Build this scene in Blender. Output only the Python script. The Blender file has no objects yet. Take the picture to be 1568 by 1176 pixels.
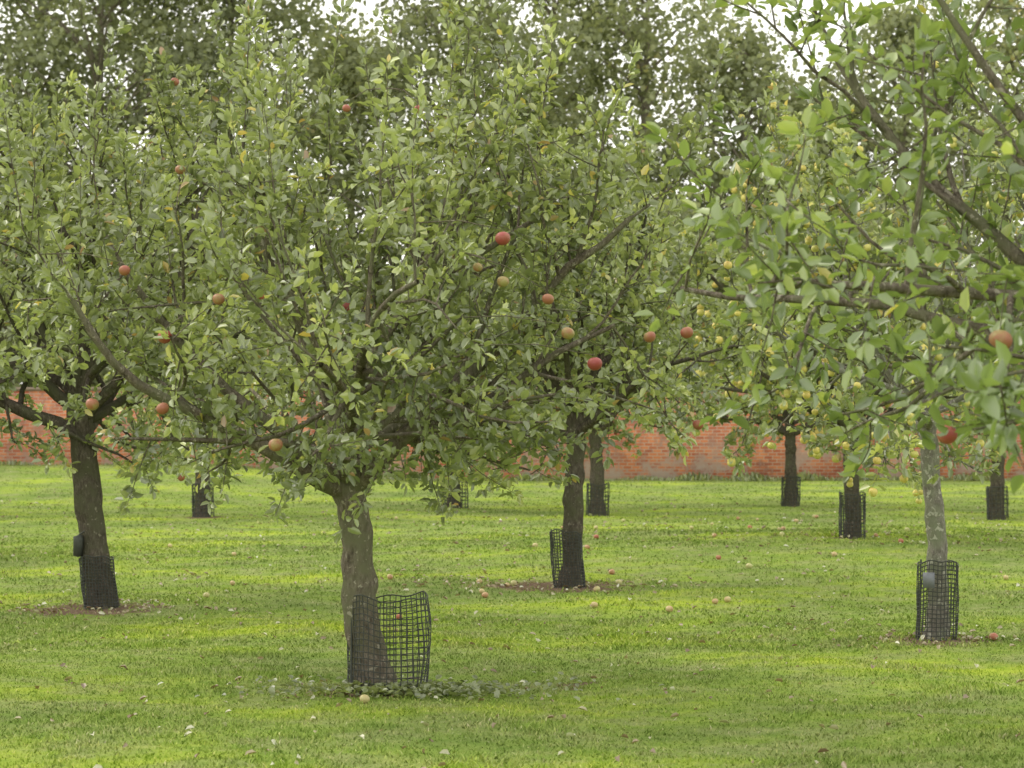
import bpy, math, numpy as np
from mathutils import Vector
S=bpy.context.scene
rng=np.random.default_rng(7)
# ------------------------------------------------------------ helpers
def link(o,parent=None):
    S.collection.objects.link(o)
    if parent: o.parent=parent
    return o
def empty(name,loc=(0,0,0),rot=0):
    e=bpy.data.objects.new(name,None); e.location=loc; e.rotation_euler=(0,0,rot); e.empty_display_size=.3
    return link(e)
def mesh_np(name,V,loops,sizes,mat,attr=None,smooth=False):
    V=np.asarray(V,dtype=np.float32); loops=np.asarray(loops,dtype=np.int32); sizes=np.asarray(sizes,dtype=np.int32)
    me=bpy.data.meshes.new(name)
    me.vertices.add(len(V)); me.vertices.foreach_set('co',V.ravel())
    me.loops.add(len(loops)); me.loops.foreach_set('vertex_index',loops)
    me.polygons.add(len(sizes))
    st=np.concatenate([[0],np.cumsum(sizes)[:-1]]).astype(np.int32)
    me.polygons.foreach_set('loop_start',st)
    me.polygons.foreach_set('loop_total',sizes)
    if smooth: me.polygons.foreach_set('use_smooth',np.ones(len(sizes),dtype=bool))
    me.update(calc_edges=True)
    if attr is not None:
        a=me.attributes.new('lc','FLOAT','FACE'); a.data.foreach_set('value',np.asarray(attr,dtype=np.float32))
    if mat: me.materials.append(mat)
    return me
def unit(v):
    return v/np.maximum(np.linalg.norm(v,axis=-1,keepdims=True),1e-9)
class Tubes:
    def __init__(s): s.V=[];s.F=[];s.n=0
    def add(s,pts,rad,k=5,closed=False,lump=None):
        pts=np.asarray(pts,float); n=len(pts); rad=np.broadcast_to(np.asarray(rad,float),(n,))
        if closed: t=np.roll(pts,-1,0)-np.roll(pts,1,0)
        else: t=np.gradient(pts,axis=0)
        t=unit(t); m=unit(t.mean(0)) if not closed else np.array([0,0,1.])
        if closed: ref=np.array([0,0,1.])
        else: ref=np.array([1.,0,0]) if abs(m[0])<.6 else np.array([0,1.,0])
        a=unit(np.cross(t,ref)); b=np.cross(t,a)
        th=np.arange(k)*2*math.pi/k
        rr=np.repeat(rad[:,None],k,1)
        if lump is not None: rr=rr*lump
        ring=pts[:,None,:]+rr[:,:,None]*(np.cos(th)[None,:,None]*a[:,None,:]+np.sin(th)[None,:,None]*b[:,None,:])
        s.V.append(ring.reshape(-1,3))
        i=np.arange(n if closed else n-1)[:,None]; j=np.arange(k)[None,:]; i2=(i+1)%n
        f=np.stack([i*k+j,i*k+(j+1)%k,i2*k+(j+1)%k,i2*k+j],-1).reshape(-1,4)+s.n
        s.F.append(f); s.n+=n*k
    def mesh(s,name,mat,smooth=True):
        F=np.concatenate(s.F); return mesh_np(name,np.concatenate(s.V),F.ravel(),np.full(len(F),4),mat,None,smooth)
def leaf_arrays(P,L,N,size,aspect=.55,fold=.18,droop=.15):
    L=unit(L); W=unit(np.cross(N,L)); N=np.cross(L,W); s=size[:,None]; w=s*aspect*.5
    v0=P; v1=P+L*s*.3+W*w*.95+N*w*fold*2; v2=P+L*s*.72+W*w*.75+N*(w*fold*2-s*droop*.4)
    v3=P+L*s-N*s*droop; v4=P+L*s*.72-W*w*.75+N*(w*fold*2-s*droop*.4); v5=P+L*s*.3-W*w*.95+N*w*fold*2
    V=np.stack([v0,v1,v2,v3,v4,v5],1).reshape(-1,3)
    b=(np.arange(len(P))*6)[:,None]
    F=np.stack([b+np.array([[0,3,2,1]]),b+np.array([[0,5,4,3]])],1).reshape(-1)
    return V,F,np.full(len(P)*2,4)
# ------------------------------------------------------------ materials
def newmat(name):
    m=bpy.data.materials.new(name); m.use_nodes=True; nt=m.node_tree; nt.nodes.clear()
    out=nt.nodes.new('ShaderNodeOutputMaterial'); return m,nt,out
def nd(nt,t,**k):
    n=nt.nodes.new(t)
    for a,b in k.items(): setattr(n,a,b)
    return n
def ramp(nt,fac,stops,interp='LINEAR'):
    r=nd(nt,'ShaderNodeValToRGB'); r.color_ramp.interpolation=interp
    e=r.color_ramp.elements
    while len(e)<len(stops): e.new(.5)
    for x,(p,c) in zip(e,stops): x.position=p; x.color=(*c,1)
    nt.links.new(fac,r.inputs[0]); return r.outputs[0]
def noise(nt,vec,scale,detail=4,rough=.55):
    n=nd(nt,'ShaderNodeTexNoise'); n.inputs['Scale'].default_value=scale; n.inputs['Detail'].default_value=detail; n.inputs['Roughness'].default_value=rough
    if vec is not None: nt.links.new(vec,n.inputs['Vector'])
    return n.outputs['Fac']
def mix(nt,fac,a,b,mode='MIX'):
    m=nd(nt,'ShaderNodeMix',data_type='RGBA',blend_type=mode)
    for s,v in ((m.inputs[0],fac),(m.inputs[6],a),(m.inputs[7],b)):
        if isinstance(v,(int,float)): s.default_value=v
        elif isinstance(v,tuple): s.default_value=(*v,1)
        else: nt.links.new(v,s)
    return m.outputs[2]
def leaf_mat(name,stops,trans=.38,rough=.42,gloss=.09,tint=(1.35,1.36,.8)):
    m,nt,out=newmat(name)
    a=nd(nt,'ShaderNodeAttribute',attribute_name='lc')
    c=ramp(nt,a.outputs['Fac'],stops)
    p=nd(nt,'ShaderNodeBsdfDiffuse'); nt.links.new(c,p.inputs['Color'])
    t=nd(nt,'ShaderNodeBsdfTranslucent')
    tc=mix(nt,1.0,c,tint,'MULTIPLY'); nt.links.new(tc,t.inputs['Color'])
    x=nd(nt,'ShaderNodeMixShader'); x.inputs[0].default_value=trans
    nt.links.new(p.outputs[0],x.inputs[1]); nt.links.new(t.outputs[0],x.inputs[2]); last=x.outputs[0]
    if gloss:
        gl=nd(nt,'ShaderNodeBsdfGlossy'); gl.inputs['Roughness'].default_value=rough; gl.inputs['Color'].default_value=(1,1,1,1)
        y=nd(nt,'ShaderNodeMixShader'); y.inputs[0].default_value=gloss; nt.links.new(last,y.inputs[1]); nt.links.new(gl.outputs[0],y.inputs[2]); last=y.outputs[0]
    nt.links.new(last,out.inputs[0])
    return m
apple_leaf=leaf_mat('apple_leaf',[(0,(.145,.175,.08)),(.45,(.25,.295,.12)),(.8,(.36,.42,.17)),(.95,(.5,.54,.2)),(.975,(.62,.5,.13)),(1,(.32,.19,.11))])
near_leaf=leaf_mat('apple_leaf_near',[(0,(.12,.165,.055)),(.5,(.205,.28,.085)),(.9,(.31,.385,.12)),(.985,(.42,.48,.14)),(1,(.52,.45,.11))],trans=.42)
far_leaf_hazed=leaf_mat('woodland_leaf_hazed',[(0,(.2,.22,.135)),(.5,(.29,.32,.185)),(.9,(.38,.4,.23)),(1,(.46,.41,.2))],trans=.35,gloss=0)  # distance haze painted into the leaf colour: lighter and greyer greens
def bark_mat(name,c0,c1,c2,lich=.64):
    m,nt,out=newmat(name); tc=nd(nt,'ShaderNodeTexCoord')
    mp=nd(nt,'ShaderNodeMapping'); mp.inputs['Scale'].default_value=(1,1,.4); nt.links.new(tc.outputs['Object'],mp.inputs[0])
    n1=noise(nt,mp.outputs[0],38,6,.75); n2=noise(nt,tc.outputs['Object'],6,3)
    c=ramp(nt,n1,[(.33,c0),(.55,c1),(.7,c2)]); c=mix(nt,ramp(nt,n2,[(.42,(0,0,0)),(.66,(1,1,1))]),c,(c1[0]*.85,c1[1]*1.0,c1[2]*.78))
    n3=noise(nt,tc.outputs['Object'],22,3,.6); c=mix(nt,ramp(nt,n3,[(lich,(0,0,0)),(lich+.05,(.7,.7,.7))]),c,(min(1,c2[0]*1.3),min(1,c2[1]*1.33),min(1,c2[2]*1.25)))
    p=nd(nt,'ShaderNodeBsdfDiffuse'); nt.links.new(c,p.inputs['Color'])
    b=nd(nt,'ShaderNodeBump'); b.inputs['Strength'].default_value=.9; b.inputs['Distance'].default_value=.045; nt.links.new(n1,b.inputs['Height']); nt.links.new(b.outputs[0],p.inputs['Normal'])
    nt.links.new(p.outputs[0],out.inputs[0]); return m
bark=bark_mat('apple_bark',(.09,.075,.057),(.27,.23,.18),(.45,.41,.34),.61)
bark_l=bark_mat('apple_bark_pale',(.15,.135,.115),(.32,.295,.255),(.52,.5,.45),.58)
bark_d=bark_mat('apple_bark_dark',(.055,.047,.038),(.145,.123,.098),(.27,.245,.2))
def fruit_mat(name,stops,sc=9):
    m,nt,out=newmat(name); a=nd(nt,'ShaderNodeAttribute',attribute_name='lc'); tc=nd(nt,'ShaderNodeTexCoord')
    n=noise(nt,tc.outputs['Object'],sc,3); ad=nd(nt,'ShaderNodeMath',operation='ADD'); nt.links.new(n,ad.inputs[0]); nt.links.new(a.outputs['Fac'],ad.inputs[1])
    c=ramp(nt,ad.outputs[0],stops); p=nd(nt,'ShaderNodeBsdfPrincipled'); p.inputs['Roughness'].default_value=.5
    nt.links.new(c,p.inputs['Base Color']); nt.links.new(p.outputs[0],out.inputs[0]); return m
red_apple=fruit_mat('red_apple_skin',[(.25,(.33,.29,.1)),(.45,(.33,.15,.07)),(.85,(.31,.06,.05))],14)
yel_apple=fruit_mat('yellow_apple_skin',[(.2,(.54,.52,.14)),(.7,(.72,.6,.17)),(1,(.64,.42,.14))])
def plain(name,c,rough=.7,metal=0):
    m,nt,out=newmat(name); tc=nd(nt,'ShaderNodeTexCoord'); n=noise(nt,tc.outputs['Object'],30,3)
    col=mix(nt,n,tuple(x*.7 for x in c),tuple(min(1,x*1.3) for x in c))
    p=nd(nt,'ShaderNodeBsdfPrincipled'); p.inputs['Roughness'].default_value=rough; p.inputs['Metallic'].default_value=metal
    nt.links.new(col,p.inputs['Base Color']); nt.links.new(p.outputs[0],out.inputs[0]); return m
wire=plain('guard_plastic_mesh',(.05,.055,.045),.6)
label=plain('label_grey',(.2,.21,.24),.5)
# ------------------------------------------------------------ ground
def gz(x,y):
    x=np.asarray(x,float); y=np.asarray(y,float)
    z=.69*np.clip((y-22)/40,0,1)**2
    z=z+.42*np.clip((-x-3)/5,0,1)*np.clip((y-46)/15,0,1)**1.5
    z=z+.25*np.exp(-((x-5)**2+(y-32)**2)/45)
    z=z+.018*np.sin(x*1.3+.6*np.sin(y*.7))*np.sin(y*.9+1)+.012*np.sin(x*2.9+y*1.7)
    return z
def g(x,y): return float(gz(x,y))
SOIL=[(-.80,14.0,.28),(-3.95,21.1,.65),(3.32,17.6,.45),(.42,24.2,.78),(.12,14.4,.12),(.35,14.35,.1),(4.6,31.3,.3),(-6,43.8,.4)]
def grass_colour(nt):
    geo=nd(nt,'ShaderNodeNewGeometry'); pos=geo.outputs['Position']
    mp=nd(nt,'ShaderNodeMapping'); mp.inputs['Scale'].default_value=(.75,1.,0); nt.links.new(pos,mp.inputs[0])
    big=noise(nt,mp.outputs[0],.36,5,.6); fine=noise(nt,pos,6,5,.72); mid=noise(nt,pos,1.7,5,.65)
    c=ramp(nt,big,[(.34,(.165,.25,.062)),(.5,(.235,.35,.066)),(.64,(.345,.475,.058))])
    c=mix(nt,ramp(nt,mid,[(.44,(0,0,0)),(.62,(.7,.7,.7))]),c,(.275,.335,.125))
    c=mix(nt,ramp(nt,fine,[(.38,(0,0,0)),(.66,(1,1,1))]),mix(nt,1.0,c,(.86,.88,.85),'MULTIPLY'),mix(nt,1.0,c,(1.26,1.1,1.35),'MULTIPLY'))
    return c,pos,fine
m,nt,out=newmat('lawn_ground'); c,pos,fine=grass_colour(nt)
c=mix(nt,1.0,c,(.85,.83,.85),'MULTIPLY')
fac=None; sn=noise(nt,pos,3.2,5,.7)
for (sx,sy,sr) in SOIL:
    vm=nd(nt,'ShaderNodeVectorMath',operation='DISTANCE'); nt.links.new(pos,vm.inputs[0]); vm.inputs[1].default_value=(sx,sy,g(sx,sy))
    ad=nd(nt,'ShaderNodeMath',operation='MULTIPLY_ADD'); nt.links.new(sn,ad.inputs[0]); ad.inputs[1].default_value=1.7; nt.links.new(vm.outputs['Value'],ad.inputs[2])
    mr=nd(nt,'ShaderNodeMapRange'); nt.links.new(ad.outputs[0],mr.inputs[0]); mr.inputs[1].default_value=sr+.7; mr.inputs[2].default_value=sr+.95; mr.inputs[3].default_value=1; mr.inputs[4].default_value=0
    if fac is None: fac=mr.outputs[0]
    else:
        mx=nd(nt,'ShaderNodeMath',operation='MAXIMUM'); nt.links.new(fac,mx.inputs[0]); nt.links.new(mr.outputs[0],mx.inputs[1]); fac=mx.outputs[0]
soil=ramp(nt,noise(nt,pos,22,4,.7),[(.35,(.09,.065,.045)),(.55,(.18,.13,.09)),(.72,(.28,.22,.16))])
c=mix(nt,fac,c,soil)
p=nd(nt,'ShaderNodeBsdfDiffuse'); nt.links.new(c,p.inputs['Color'])
b=nd(nt,'ShaderNodeBump'); b.inputs['Strength'].default_value=.6; b.inputs['Distance'].default_value=.03; nt.links.new(noise(nt,pos,28,4,.7),b.inputs['Height']); nt.links.new(b.outputs[0],p.inputs['Normal'])
nt.links.new(p.outputs[0],out.inputs[0]); lawn=m
u=np.linspace(-1,1,181); xs=np.sign(u)*(np.abs(u)*22+np.abs(u)**7*1500)
v=np.linspace(0,1,301); ys=-12+v*85+v**9*1900
X,Y=np.meshgrid(xs,ys); Z=gz(X,Y); V=np.stack([X,Y,Z],-1).reshape(-1,3)
nx=len(xs); I,J=np.meshgrid(np.arange(len(ys)-1),np.arange(nx-1),indexing='ij'); q=(I*nx+J).ravel()
F=np.stack([q,q+1,q+nx+1,q+nx],1)
link(bpy.data.objects.new('ground',mesh_np('ground',V,F.ravel(),np.full(len(F),4),lawn,None,True)))
# grass blades
def blades(n,y0,y1,h,w,seed,pw=1.15):
    r=np.random.default_rng(seed); y=y0+(y1-y0)*r.random(n)**pw; half=y*.26+1.2; x=(r.random(n)*2-1)*half
    keep=np.ones(n,bool)
    for sx,sy,sr in SOIL: keep&=(np.hypot(x-sx,y-sy)+r.normal(0,.16,n)>sr*.85)|(r.random(n)<.2)
    x=x[keep];y=y[keep];n=len(x); z=gz(x,y)
    clump=.5+.5*np.sin(x*3.1+np.sin(y*2.3)*2)*np.sin(y*2.7+np.sin(x*1.9)*2)
    c2=np.clip(np.sin(x*1.7+3*np.sin(y*.8))*np.sin(y*1.9+2*np.sin(x*1.1)),0,1)**3
    hh=h*(.5+.8*r.random(n))*(.7+.6*clump+.8*c2); a=r.random(n)*6.283; ww=w*(.6+.8*r.random(n))
    lean=r.normal(0,.6,(n,2))*hh[:,None]
    B=np.stack([x,y,z-.004],1); D=np.stack([np.cos(a),np.sin(a),0*a],1)*ww[:,None]*.5
    T=B+np.stack([lean[:,0],lean[:,1],hh],1); M=B+np.stack([lean[:,0]*.35,lean[:,1]*.35,hh*.6],1)
    V=np.stack([B-D,B+D,M+D*.7,M-D*.7,T],1).reshape(-1,3); b=np.arange(n)*5
    L=np.stack([b,b+1,b+2,b+3,b+3,b+2,b+4],1).ravel(); sz=np.tile([4,3],n)
    return V,L,sz,np.repeat(r.random(n),2)
m,nt,out=newmat('grass_blade'); c,pos,fine=grass_colour(nt); a=nd(nt,'ShaderNodeAttribute',attribute_name='lc')
c=mix(nt,1.0,c,ramp(nt,a.outputs['Fac'],[(0,(.76,.76,.7)),(.7,(1.08,1.08,1)),(.93,(1.4,1.22,1.3)),(1,(1.8,1.4,2.6))]),'MULTIPLY')
p=nd(nt,'ShaderNodeBsdfDiffuse'); nt.links.new(c,p.inputs['Color'])
nt.links.new(p.outputs[0],out.inputs[0]); blade_m=m
parts=[blades(170000,9.2,20,.02,.009,1),blades(90000,17,36,.025,.016,2),blades(50000,30,61,.028,.03,3,1.0)]
Vs=[];Ls=[];Ss=[];As=[];o=0
for V,L,sz,A in parts: Vs.append(V);Ls.append(L+o);Ss.append(sz);As.append(A);o+=len(V)
link(bpy.data.objects.new('grass',mesh_np('grass',np.concatenate(Vs),np.concatenate(Ls),np.concatenate(Ss),blade_m,np.concatenate(As))))
# ------------------------------------------------------------ fruit
def apple_geo(centres,radii,vals,seg=12,rings=9):
    prof=[]
    for i in range(rings+1):
        t=math.pi*i/rings; r=math.sin(t)*(1+.08*math.cos(t)); z=math.cos(t)*.9
        if i==0: z=.70
        if i==rings: z=-.80
        if i==1: z=.85
        prof.append((r,z))
    base=[]
    for r,z in prof:
        for k in range(seg):
            a=2*math.pi*k/seg; base.append((r*math.cos(a),r*math.sin(a),z))
    base=np.array(base); F=[]
    for i in range(rings):
        for k in range(seg): F.append([i*seg+k,(i+1)*seg+k,(i+1)*seg+(k+1)%seg,i*seg+(k+1)%seg])
    F=np.array(F); C=np.asarray(centres); n=len(C); r=np.random.default_rng(5)
    V=[];FF=[];A=[]
    for i in range(n):
        tx=r.normal(0,.3); c,s_=math.cos(tx),math.sin(tx); b=base.copy(); b=np.stack([b[:,0]*c-b[:,2]*s_,b[:,1],b[:,0]*s_+b[:,2]*c],1)
        V.append(b*radii[i]+C[i]); FF.append(F+i*len(base)); A.append(np.full(len(F),vals[i]))
    return np.concatenate(V),np.concatenate(FF),np.concatenate(A)
def apples_obj(name,c,r,vals,mat,parent=None,**k):
    V,F,A=apple_geo(c,r,vals,**k); o=bpy.data.objects.new(name,mesh_np(name,V,F.ravel(),np.full(len(F),4),mat,A,True)); return link(o,parent)
# ------------------------------------------------------------ apple trees
def grow(start,d,length,n,up,wob,r,floor=None):
    pts=[np.array(start,float)]; d=unit(np.array(d,float)); s=length/n
    for i in range(n):
        d=unit(d+np.array([0,0,up/n])+r.normal(0,wob,3))
        if floor is not None and pts[-1][2]<floor and d[2]<.05: d=unit(np.array([d[0],d[1],.12]))
        pts.append(pts[-1]+d*s)
    return np.array(pts)
def build_tree(trunk,r0,r1,R,H,seed,nlow=6,nhigh=5,nsec=8,ntw=7,spurs=5,lps=5,lsize=.08,lowz=1.35,droop=.5,shoots=.3):
    r=np.random.default_rng(seed); T=Tubes()
    trunk=np.array(trunk,float)
    tt=np.linspace(0,len(trunk)-1,18); P=np.stack([np.interp(tt,np.arange(len(trunk)),trunk[:,k]) for k in range(3)],1)
    for _ in range(3): P[1:-1]=(P[:-2]+2*P[1:-1]+P[2:])/4
    h=np.linspace(0,1,18); rad=r0+(r1-r0)*h+r0*.3*np.exp(-h*14)+r.normal(0,r0*.035,18)
    P[1:-1,:2]+=r.normal(0,r0*.07,(16,2))
    r2=np.random.default_rng(seed+900); hf=np.linspace(0,1,54)
    Pf=np.stack([np.interp(hf,h,P[:,k]) for k in range(3)],1); rf=np.interp(hf,h,rad); th=np.arange(20)*2*math.pi/20
    lump=np.ones((54,20))
    for _ in range(9):
        f=r2.integers(1,6); lump+=.028*np.sin(f*th[None,:]+r2.uniform(-9,9)*hf[:,None]*r2.uniform(.5,2.5)+r2.random()*6)
    for _ in range(5):
        hc,tc_=r2.random(),r2.random()*6.28; lump+=.2*np.exp(-((hf[:,None]-hc)/.03)**2-((np.angle(np.exp(1j*(th[None,:]-tc_))))/.45)**2)
    T.add(Pf,rf,20,lump=lump); fork=P[-1]; base=fork[2]; Hh=H-base
    leafP=[];leafD=[];leafC=[];nodes=[]
    def add_leaves(path,k,cb):
        n=len(path)
        for s in range(k):
            t=(s+.4+r.random()*.5)/k*(n-1); i=min(int(t),n-2); p=path[i]+(path[i+1]-path[i])*(t-i)
            d=unit(path[i+1]-path[i]); m=r.integers(max(2,lps-2),lps+2)
            D=unit(r.normal(0,1,(m,3)))*.9+d*.45+np.array([0,0,.25])
            leafP.append(p+r.normal(0,.012,(m,3))); leafD.append(D); leafC.append(cb+r.normal(0,.17,m))
        D=unit(r.normal(0,.6,(4,3))+unit(path[-1]-path[-2])); leafP.append(np.repeat(path[-1:],4,0)); leafD.append(D); leafC.append(cb+.12+r.normal(0,.1,4))
    limbs=[]
    for i in range(nlow+nhigh):
        low=i<nlow
        if low: az=2*math.pi*(i+r.random()*.6)/nlow; el=math.radians(r.uniform(6,34))
        else: az=2*math.pi*(i-nlow+.5+r.random()*.7)/nhigh; el=math.radians(r.uniform(38,74))
        ln=1/math.sqrt((math.cos(el)/R)**2+(math.sin(el)/Hh)**2)*r.uniform(.75,1.0)
        st=P[-1-int(r.integers(0,4))] if low else fork
        path=grow(st,[math.cos(az)*math.cos(el),math.sin(az)*math.cos(el),math.sin(el)+.15],ln,10,-.1 if low else .12,.14,r,lowz+.2)
        rr=r1*(.55 if low else .45)*r.uniform(.75,1.1)
        T.add(path,rr*(1-.78*np.linspace(0,1,11))+.003,8); limbs.append((path,rr,low))
    for path,rr,low in limbs:
        for j in range(nsec+1):
            t=.18+.8*(j+r.random()*.7)/(nsec+.7) if j<nsec else .99
            t=min(t,.99); i=int(t*10); p=path[i]+(path[min(i+1,10)]-path[i])*(t*10-i); d=unit(path[min(i+1,10)]-path[max(i-1,0)])
            side=r.normal(0,1,3); side[2]*=.4
            upb=r.uniform(-.9,.2) if (low and r.random()<droop) else r.uniform(.1,1.)
            dd=d*.5+unit(side)*.75+np.array([0,0,upb]); ln=r.uniform(.34,.6)*R*(1.1-.5*t)
            sp=grow(p,dd,ln,6,.3*upb,.14,r)
            under=sp[:,2]<lowz; sp[under,2]=lowz-(lowz-sp[under,2])*.3
            q=rr*(1-.78*t)*.5+.002; T.add(sp,q*(1-.75*np.linspace(0,1,7))+.0016,5); nodes.append(sp)
            cb2=r.normal(.42,.17)
            add_leaves(sp[2:],3,cb2)
            for k in range(ntw):
                t2=.15+.85*(k+r.random()*.8)/ntw; t2=min(t2,.99); i=int(t2*6); pp=sp[i]+(sp[min(i+1,6)]-sp[i])*(t2*6-i)
                sd=unit(r.normal(0,1,3)); ub=r.uniform(-.8,.8)
                ln2=r.uniform(.16,.42)*R/2.2
                if pp[2]>base+.4*Hh and r.random()<shoots: sd*=.3; ub=1.2; ln2=r.uniform(.4,.9)
                tw=grow(pp,sd*.8+unit(sp[-1]-sp[0])*.35+np.array([0,0,ub*.7]),ln2,4,.1,.1,r)
                T.add(tw,np.linspace(.0052,.002,5),3); nodes.append(tw)
                add_leaves(tw,max(2,int(spurs*ln2/.3)),cb2+r.normal(.02,.1))
    LP=np.concatenate(leafP); LD=np.concatenate(leafD); LC=np.concatenate(leafC)
    n=len(LP); N=unit(r.normal(0,.65,(n,3))+np.array([0,0,.6])); sz=lsize*r.uniform(.55,1.2,n)
    LP=LP+unit(LD)*sz[:,None]*.25
    LCc=np.clip(LC,0,.93); odd=r.random(n); LCc=np.where(odd<.022,r.uniform(.95,1,n),LCc)
    return T,(LP,LD,N,sz,LCc),nodes,r
def make_tree(name,x,y,trunk,r0,r1,R,H,seed,lmat,bmat,fruit=None,nf=0,fr=.04,fmat=None,hand=None,keepleaf=1.0,**k):
    T,lf,nodes,r=build_tree(trunk,r0,r1,R,H,seed,**k)
    if keepleaf<1:
        kk=np.random.default_rng(seed+5).random(len(lf[0]))<keepleaf; lf=tuple(q[kk] for q in lf)
    e=empty(name,(x,y,g(x,y)-.02))
    allp=np.concatenate(nodes)
    C=[];Rr=[];A=[]
    tips=np.array([q[-1] for q in nodes])
    for _ in range(nf):
        p=tips[r.integers(len(tips))]; dn=r.uniform(.01,.06); C.append(p-[0,0,fr+dn]); Rr.append(fr*r.uniform(.8,1.15)); A.append(r.uniform(-.25,.3))
        T.add([p,p-[0,0,dn+.01]],.0018,3)
    if hand:
        for hx,hy,hz,hr,hv in hand:
            c=np.array([hx-x,hy-y,hz-g(x,y)]); top=c+[0,0,hr*.8]
            cand=allp[allp[:,2]>top[2]+.03]; j=np.argmin(np.linalg.norm(cand-top,axis=1)); s=cand[j]
            mid=(s+top)/2+[0,0,.04]; pth=np.array([s,mid,top+[0,0,.015],top-[0,0,.01]]); T.add(pth,[.004,.003,.002,.0018],4)
            C.append(c);Rr.append(hr);A.append(hv)
    link(bpy.data.objects.new('trunk_and_branches',T.mesh(name+'_wood',bmat)),e)
    V,F,sz=leaf_arrays(*lf[:4]); me=mesh_np(name+'_leaves',V,F,sz,lmat,np.repeat(lf[4],2)); link(bpy.data.objects.new('leaves',me),e)
    if C: apples_obj('apples',C,Rr,A,fmat or red_apple,e,**(dict(seg=8,rings=6) if nf>100 else {}))
    return e
handA=[(-.05,12.2,2.67,.042,.35),(-1.99,12.9,2.17,.042,.35),(-2.24,13,2.56,.034,.0),(-1.67,12.8,2.38,.036,-.05),(.20,12.5,2.36,.034,.0),(1.01,13,2.2,.038,.05),
 (.79,12.9,2.17,.036,-.05),(.46,12.5,2.0,.042,.4),(.31,12.5,2.17,.038,-.25),(-2.46,13.2,1.79,.04,-.05),(-2.0,12.9,1.76,.038,.05),(-1.29,12.3,1.55,.04,.0),
 (-.19,12.4,2.53,.028,-.1),(-.52,12.5,3.42,.026,.1),(-.93,12.6,3.44,.024,.1),(-.05,12.4,2.45,.034,-.25)]
make_tree('apple_tree',-.84,14.1,[(0,0,0),(-.07,0,.35),(-.12,0,.7),(-.13,0,1.05),(-.18,0,1.25),(-.22,0,1.42)],.105,.098,2.6,3.8,11,apple_leaf,bark,nf=3,hand=handA,keepleaf=.93,
  nlow=9,nhigh=5,nsec=8,ntw=6,lsize=.073,lowz=1.62,droop=.45,shoots=.38)
make_tree('apple_tree',-3.85,21.3,[(0,0,0),(-.1,0,.7),(-.18,0,1.3),(-.26,0,2.0)],.13,.11,2.9,5.0,12,apple_leaf,bark_d,nf=6,nlow=8,nhigh=5,ntw=5,lsize=.086,lowz=1.6)
make_tree('apple_tree',3.32,17.7,[(0,0,0),(.02,0,.6),(-.02,0,1.2),(-.07,0,1.9)],.085,.065,2.2,4.8,13,apple_leaf,bark_l,nf=420,fr=.03,fmat=yel_apple,nlow=6,nhigh=5,nsec=6,ntw=4,lsize=.078,lowz=1.5)
make_tree('apple_tree',.63,24.3,[(0,0,0),(.03,0,.7),(.05,0,1.4),(.06,0,1.9)],.105,.09,2.6,5.0,14,apple_leaf,bark_d,nf=8,nlow=7,nhigh=5,ntw=5,lsize=.094,lowz=1.3,droop=.5)
make_tree('apple_tree',4.75,31.5,[(0,0,0),(0,0,.7),(-.03,0,1.6)],.11,.09,3.4,5.8,15,apple_leaf,bark_d,nf=800,fr=.054,fmat=yel_apple,nlow=8,nhigh=6,nsec=8,ntw=4,lsize=.115,lowz=1.3,droop=.5)
handK=[(1.78,8.2,1.92,.044,-.1),(1.64,8.5,1.58,.041,.3)]
make_tree('apple_tree',3.0,9.4,[(0,0,0),(.03,0,.6),(-.02,0,1.2),(-.05,0,1.65)],.1,.085,2.5,4.5,21,near_leaf,bark,nf=0,fr=.04,hand=handK,keepleaf=.78,nlow=8,nhigh=9,nsec=7,ntw=5,spurs=4,lps=4,lsize=.086,lowz=1.72,droop=.4)
# further rows share two grown forms
protos=[]
for sd in (31,32):
    T,lf,nodes,r=build_tree([(0,0,0),(.0,0,.7),(.02,0,1.3),(.08,0,1.8)],.14,.11,2.8,4.9,sd,nlow=7,nhigh=5,nsec=7,ntw=4,spurs=3,lps=4,lsize=.14,lowz=1.7,droop=.5)
    V,F,sz=leaf_arrays(*lf[:4]); ml=mesh_np('row_leaves',V,F,sz,apple_leaf,np.repeat(lf[4],2)); mw=T.mesh('row_wood',bark_d)
    ap=np.concatenate(nodes); C=[ap[r.integers(len(ap))]-[0,0,.05] for _ in range(16)]
    V,F,A=apple_geo(C,[.04]*16,list(r.uniform(-.2,.3,16))); mf=mesh_np('row_apples',V,F.ravel(),np.full(len(F),4),red_apple,A,True)
    protos.append((mw,ml,mf))
ROW=[(-6.05,44,0,.3),(-1.23,47.5,1,1.9),(1.69,44.5,0,3.3),(6.0,48.5,1,4.4),(9.25,43,0,5.2),(-12.9,46,1,.8),(-9.6,31,1,2.5),(12.9,34,0,1.2),(14,47,1,3)]
for x,y,k,a in ROW:
    e=empty('apple_tree',(x,y,g(x,y)-.02),a)
    for nme,me in zip(('trunk_and_branches','leaves','apples'),protos[k]): link(bpy.data.objects.new(nme,me),e)
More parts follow.
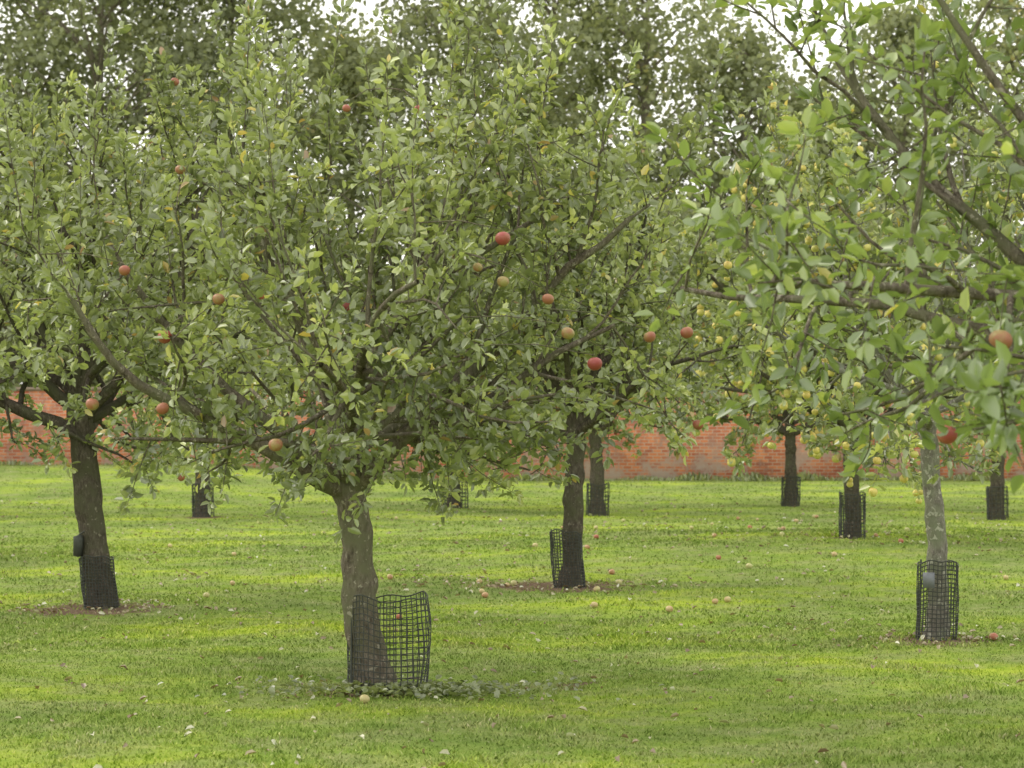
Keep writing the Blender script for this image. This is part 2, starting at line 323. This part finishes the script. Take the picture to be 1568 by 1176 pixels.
# ------------------------------------------------------------ tree guards
def guard(x,y,rx,ry,h,cell,wr,seed,lean=0,bulge=0,tag=False):
    r=np.random.default_rng(seed); T=Tubes(); z0=g(x,y)
    per=2*math.pi*(rx+ry)/2; nv=max(10,int(per/cell)); nr=int(h/cell)+1
    ph=r.random(3)*6
    def pt(a,t):
        k=1+.06*math.sin(2*a+ph[0])+.05*math.sin(3*a+ph[1]+t*2)+bulge*max(0,math.cos(a))**2*math.sin(math.pi*min(1,t*1.05))*.6+.025*math.sin(7*a+9*t+ph[2])
        return np.array([math.cos(a)*rx*k+lean*t,math.sin(a)*ry*k,h*t*(1+.03*math.sin(a*2+ph[2])+.02*math.sin(5*a))])
    for i in range(nv):
        a=2*math.pi*i/nv; T.add([pt(a,t) for t in np.linspace(0,1,9)],wr,4)
    for j in range(nr):
        t=j/(nr-1); T.add([pt(2*math.pi*i/40,t) for i in range(40)],wr*(1.4 if j==nr-1 else 1),4,closed=True)
    e=empty('tree_guard',(x,y,z0)); link(bpy.data.objects.new('mesh_sleeve',T.mesh('mesh_sleeve',wire)),e)
    T=Tubes(); T.add([(-rx*.9,-ry*.3,-.05),(-rx*.9+lean,-ry*.3,h*1.04)],wr*2.2,5); link(bpy.data.objects.new('support_cane',T.mesh('support_cane',wire)),e)
    if tag:
        V=np.array([(-.045,0,-.06),(.045,0,-.06),(.045,0,.06),(-.045,0,.06)]); V=np.concatenate([V,V+[0,.004,0]])
        F=[0,1,2,3,7,6,5,4,0,4,5,1,1,5,6,2,2,6,7,3,3,7,4,0]
        o=link(bpy.data.objects.new('label_plate',mesh_np('label_plate',V,F,[4]*6,label)),e); o.location=(-rx*.55,-ry-.03,h*.78); o.rotation_euler=(.1,0,-.15)
    return e
guard(-.78,14.08,.24,.19,.6,.036,.003,1,lean=-.0,bulge=.2)
guard(-3.87,21.25,.15,.15,.48,.03,.004,2,lean=-.04)
guard(3.31,17.65,.155,.15,.6,.032,.0034,3,lean=.02,tag=True)
guard(.62,24.25,.175,.17,.6,.034,.004,4,lean=-.04)
guard(4.75,31.45,.19,.19,.62,.05,.005,5)
for i,(x,y) in enumerate([(-6.03,44),(-1.2,47.5),(1.69,44.5),(6.0,48.5),(9.25,43),(12.9,34)]): guard(x,y,.21 if i!=1 else .27,.2,.62,.075,.0065,10+i)
T=Tubes(); T.add([(0,0,-.1),(0,0,-.09),(.01,0,.06),(0,0,.1),(0,0,.105)],[.001,.045,.05,.045,.001],8); e=empty('bird_feeder',(-4.08,21.2,.6)); link(bpy.data.objects.new('body',T.mesh('body',wire)),e)
T=Tubes(); T.add([(0,0,.1),(.06,0,.14),(.15,0,.15)],.006,4); link(bpy.data.objects.new('tie',T.mesh('tie',wire)),e)
# ------------------------------------------------------------ brick wall
m,nt,out=newmat('old_brick'); tc=nd(nt,'ShaderNodeTexCoord'); sp=nd(nt,'ShaderNodeSeparateXYZ'); nt.links.new(tc.outputs['Object'],sp.inputs[0])
ax=nd(nt,'ShaderNodeMath',operation='ADD'); nt.links.new(sp.outputs[0],ax.inputs[0]); nt.links.new(sp.outputs[1],ax.inputs[1])
cb=nd(nt,'ShaderNodeCombineXYZ'); nt.links.new(ax.outputs[0],cb.inputs[0]); nt.links.new(sp.outputs[2],cb.inputs[1])
br=nd(nt,'ShaderNodeTexBrick'); nt.links.new(cb.outputs[0],br.inputs['Vector']); br.inputs['Scale'].default_value=1
br.inputs['Brick Width'].default_value=.235; br.inputs['Row Height'].default_value=.09; br.inputs['Mortar Size'].default_value=.012
br.inputs['Color1'].default_value=(.36,.105,.055,1); br.inputs['Color2'].default_value=(.57,.22,.10,1); br.inputs['Mortar'].default_value=(.42,.31,.23,1)
n1=noise(nt,tc.outputs['Object'],.8,7,.75); n2=noise(nt,tc.outputs['Object'],1.6,6,.75)
c=mix(nt,ramp(nt,n2,[(.47,(0,0,0)),(.59,(.75,.75,.75))]),br.outputs[0],(.21,.088,.06))
lowf=nd(nt,'ShaderNodeMapRange'); nt.links.new(sp.outputs[2],lowf.inputs[0]); lowf.inputs[1].default_value=1.0; lowf.inputs[2].default_value=1.9; lowf.inputs[3].default_value=.85; lowf.inputs[4].default_value=.15
mu=nd(nt,'ShaderNodeMath',operation='MULTIPLY'); nt.links.new(ramp(nt,n1,[(.48,(0,0,0)),(.57,(1,1,1))]),mu.inputs[0]); nt.links.new(lowf.outputs[0],mu.inputs[1])
c=mix(nt,mu.outputs[0],c,(.42,.34,.28))
p=nd(nt,'ShaderNodeBsdfDiffuse'); nt.links.new(c,p.inputs['Color']); nt.links.new(p.outputs[0],out.inputs[0]); brick=m
coping=plain('stone_coping',(.24,.18,.14),.9)
def boxes(name,bs,mat,parent):
    V=[];F=[];o=0
    for (x0,x1,y0,y1,z0,z1) in bs:
        V+= [(x0,y0,z0),(x1,y0,z0),(x1,y1,z0),(x0,y1,z0),(x0,y0,z1),(x1,y0,z1),(x1,y1,z1),(x0,y1,z1)]
        for f in ((0,3,2,1),(4,5,6,7),(0,1,5,4),(1,2,6,5),(2,3,7,6),(3,0,4,7)): F+=[o+i for i in f]
        o+=8
    return link(bpy.data.objects.new(name,mesh_np(name,V,F,[4]*(len(F)//4),mat)),parent)
w=empty('brick_wall',(0,62,0))
boxes('brickwork',[(-60,60,0,.4,-.4,3.15)],brick,w)
boxes('coping',[(-60,60,-.05,.45,3.153,3.24)],coping,w)
# rough grass and weeds along the foot of the wall
r=np.random.default_rng(4); n=6500; x=r.uniform(-19,19,n); y=61.9-np.abs(r.normal(0,.35,n)); k=(.5+.5*np.sin(x*.9+np.sin(x*.37)*3))*(.7+.4*np.sin(x*4.1))
P=np.stack([x,y,gz(x,y)],1); D=np.stack([r.normal(0,.4,n),r.normal(0,.4,n),np.ones(n)],1)
V,F,sz=leaf_arrays(P,D,r.normal(0,1,(n,3)),r.uniform(.05,.2,n)*(.4+k),.3)
link(bpy.data.objects.new('wall_foot_weeds',mesh_np('wall_foot_weeds',V,F,sz,apple_leaf,np.repeat(r.uniform(0,.8,n),2))))
# ------------------------------------------------------------ distant trees behind the wall
r=np.random.default_rng(77); T=Tubes(); LP=[];LD=[];LN=[];LS=[];LC=[]
def big_tree(x,y,H,R,nl,dens=1.0):
    z0=.69; T.add([(x,y,z0-.3),(x+.1,y,z0+H*.3),(x,y+.2,z0+H*.6),(x+.2,y,z0+H*.95)],[.35,.28,.15,.05],8)
    ncl=int(130*dens); tone=r.normal(.4,.13)
    for i in range(ncl):
        a=r.random()*6.283; t=r.random()**.9; hz=z0+H*(.06+.92*t); prof=R*math.sin(math.pi*min(1,.22+.76*t))**.6; rr=prof*math.sqrt(r.random())*1.12
        c=np.array([x+math.cos(a)*rr,y+math.sin(a)*rr,hz]); s=r.uniform(.45,1.3)*R/4.5
        st=np.array([x,y,max(z0+H*.15,hz-rr*.8)])
        if i%3==0: T.add([st,(st+c)/2+[0,0,.3],c],[.07,.045,.02],4)
        k=int(nl/ncl); p=c+r.normal(0,1,(k,3))*s*[.72,.72,.55]; d=r.normal(0,1,(k,3))
        LP.append(p);LD.append(d+[0,0,-.2]);LN.append(unit(r.normal(0,.7,(k,3))+[0,0,.6]));LS.append(r.uniform(.14,.32,k));LC.append(np.clip(tone+r.normal(0,.12)+r.normal(0,.15,k),0,1))
for (x,y,H,R,d) in [(-30,88,20,6,1),(-23,85,22,5.5,1.1),(-19,90,23,5.5,1.4),(-15.5,84,22,5.3,1.5),(-11,87,22.5,4.6,1.5),(-6.6,92,18,4.4,1.3),(-2.2,86,21.5,4.6,1.4),(1.6,92,23,4.8,1.4),(5.2,88,22,4.4,1.3),
    (8.6,84,17,3.6,1.0),(11.5,90,15.5,4.3,1.1),(15.4,88,18.5,4.4,1.2),(19.8,90,21.5,5,1.2),(26,86,21,6,1),(33,90,20,6,1),(-9,76,9,4.5,.9),(-1,76,9,4.5,.9),(6,75,8.5,4.5,.9),(13,76,8.5,4.5,.9),(-17,76,9,4.5,.9),(20,76,9,4.5,.9),(-38,90,19,6,1)]:
    big_tree(x,y,H,R,int(11500*d),d)
LP=np.concatenate(LP);LD=np.concatenate(LD);LN=np.concatenate(LN);LS=np.concatenate(LS);LC=np.concatenate(LC)
V,F,sz=leaf_arrays(LP,LD,LN,LS,.75)
e=empty('distant_trees'); link(bpy.data.objects.new('foliage',mesh_np('foliage',V,F,sz,far_leaf_hazed,np.repeat(LC,2))),e); link(bpy.data.objects.new('trunks',T.mesh('trunks',bark)),e)
# ------------------------------------------------------------ litter, fallen apples, weeds
r=np.random.default_rng(9)
n=1300; y=10+42*r.random(n)**1.0; x=(r.random(n)*2-1)*(y*.26)
cl=[(-.8,14,.5,60),(-3.85,21.2,.7,140),(3.32,17.6,.5,90),(.3,24.2,.9,170),(0,26,2.5,80),(4.5,31,2,110),(2.5,19,1.5,60)]
for cx,cy,s,k in cl: x=np.append(x,cx+r.normal(0,s,k)); y=np.append(y,cy+r.normal(0,s*.6,k))
n=len(x); P=np.stack([x,y,gz(x,y)+.022],1); a=r.random(n)*6.283
D=np.stack([np.cos(a),np.sin(a),r.normal(0,.3,n)],1); N=unit(r.normal(0,.5,(n,3))+[0,0,1])
V,F,sz=leaf_arrays(P,D,N,r.uniform(.025,.07,n)*(1+np.clip(y-20,0,30)/50),.55,.3,.2)
litter=leaf_mat('litter_leaf',[(0,(.2,.13,.08)),(.45,(.32,.25,.13)),(.8,(.44,.43,.26)),(1,(.66,.66,.52))],trans=.15,rough=.5)
link(bpy.data.objects.new('fallen_leaves',mesh_np('fallen_leaves',V,F,sz,litter,np.repeat(r.random(n),2))))
fx=[-.87,-3.07,-3.1,-1.0,-.35,-.05,.02,1.0,1.15,2.1,3.75,4.0,-5.0]; fy=[13.35,24.8,22.9,20,24.4,24.0,24.3,30,26,22,17.6,28,33]
fx=np.append(fx,r.uniform(-4,7,34)); fy=np.append(fy,r.uniform(20,43,34))
C=np.stack([fx,fy,gz(fx,fy)+.028],1)
pale=fruit_mat('windfall_skin',[(.2,(.48,.48,.2)),(.6,(.52,.4,.2)),(.9,(.38,.12,.07))])
apples_obj('fallen_apples',C,r.uniform(.028,.04,len(C)),r.uniform(-.25,.4,len(C)),pale)
n=900; ang=r.random(n)*6.283; rad=np.abs(r.normal(0,.42,n))+.08; x=-.62+np.cos(ang)*rad*1.35; y=13.95+np.sin(ang)*rad*.7
P=np.stack([x,y,gz(x,y)+.015+.05*r.random(n)],1); a=r.random(n)*6.283; D=np.stack([np.cos(a),np.sin(a),r.uniform(0,.7,n)],1); N=unit(r.normal(0,.4,(n,3))+[0,0,1])
V,F,sz=leaf_arrays(P,D,N,r.uniform(.03,.06,n),.75)
link(bpy.data.objects.new('ground_weeds',mesh_np('ground_weeds',V,F,sz,apple_leaf,np.repeat(r.uniform(.0,.5,n),2))))
# ------------------------------------------------------------ light
el=math.radians(46); sd=np.array([-.80,.45]); sd/=np.linalg.norm(sd)
s=Vector((sd[0]*math.cos(el),sd[1]*math.cos(el),math.sin(el)))
L=bpy.data.lights.new('sun','SUN'); L.energy=1.4; L.angle=math.radians(14); L.color=(1,.95,.84)
o=link(bpy.data.objects.new('sun',L)); o.rotation_euler=s.to_track_quat('Z','Y').to_euler()
W=bpy.data.worlds.new('World'); S.world=W; W.use_nodes=True; nt=W.node_tree; nt.nodes.clear()
sky=nd(nt,'ShaderNodeTexSky',sky_type='NISHITA'); sky.sun_disc=False; sky.sun_elevation=el; sky.sun_rotation=math.atan2(sd[0],sd[1]); sky.dust_density=4; sky.air_density=1
c=mix(nt,.85,sky.outputs[0],(13.5,13.2,12.4))
bg=nd(nt,'ShaderNodeBackground'); bg.inputs[1].default_value=.14; nt.links.new(c,bg.inputs[0]); ow=nd(nt,'ShaderNodeOutputWorld'); nt.links.new(bg.outputs[0],ow.inputs[0])
S.view_settings.view_transform='Standard'; S.view_settings.look='None'; S.view_settings.exposure=0
# ------------------------------------------------------------ camera
cam=bpy.data.cameras.new('camera'); cam.sensor_width=36; cam.lens=79.2; cam.clip_end=4000; cam.clip_start=.1
cam.dof.use_dof=True; cam.dof.focus_distance=15; cam.dof.aperture_fstop=5.0
o=link(bpy.data.objects.new('camera',cam)); o.location=(0,0,1.5); o.rotation_euler=(math.radians(90+1.69),0,0); S.camera=o
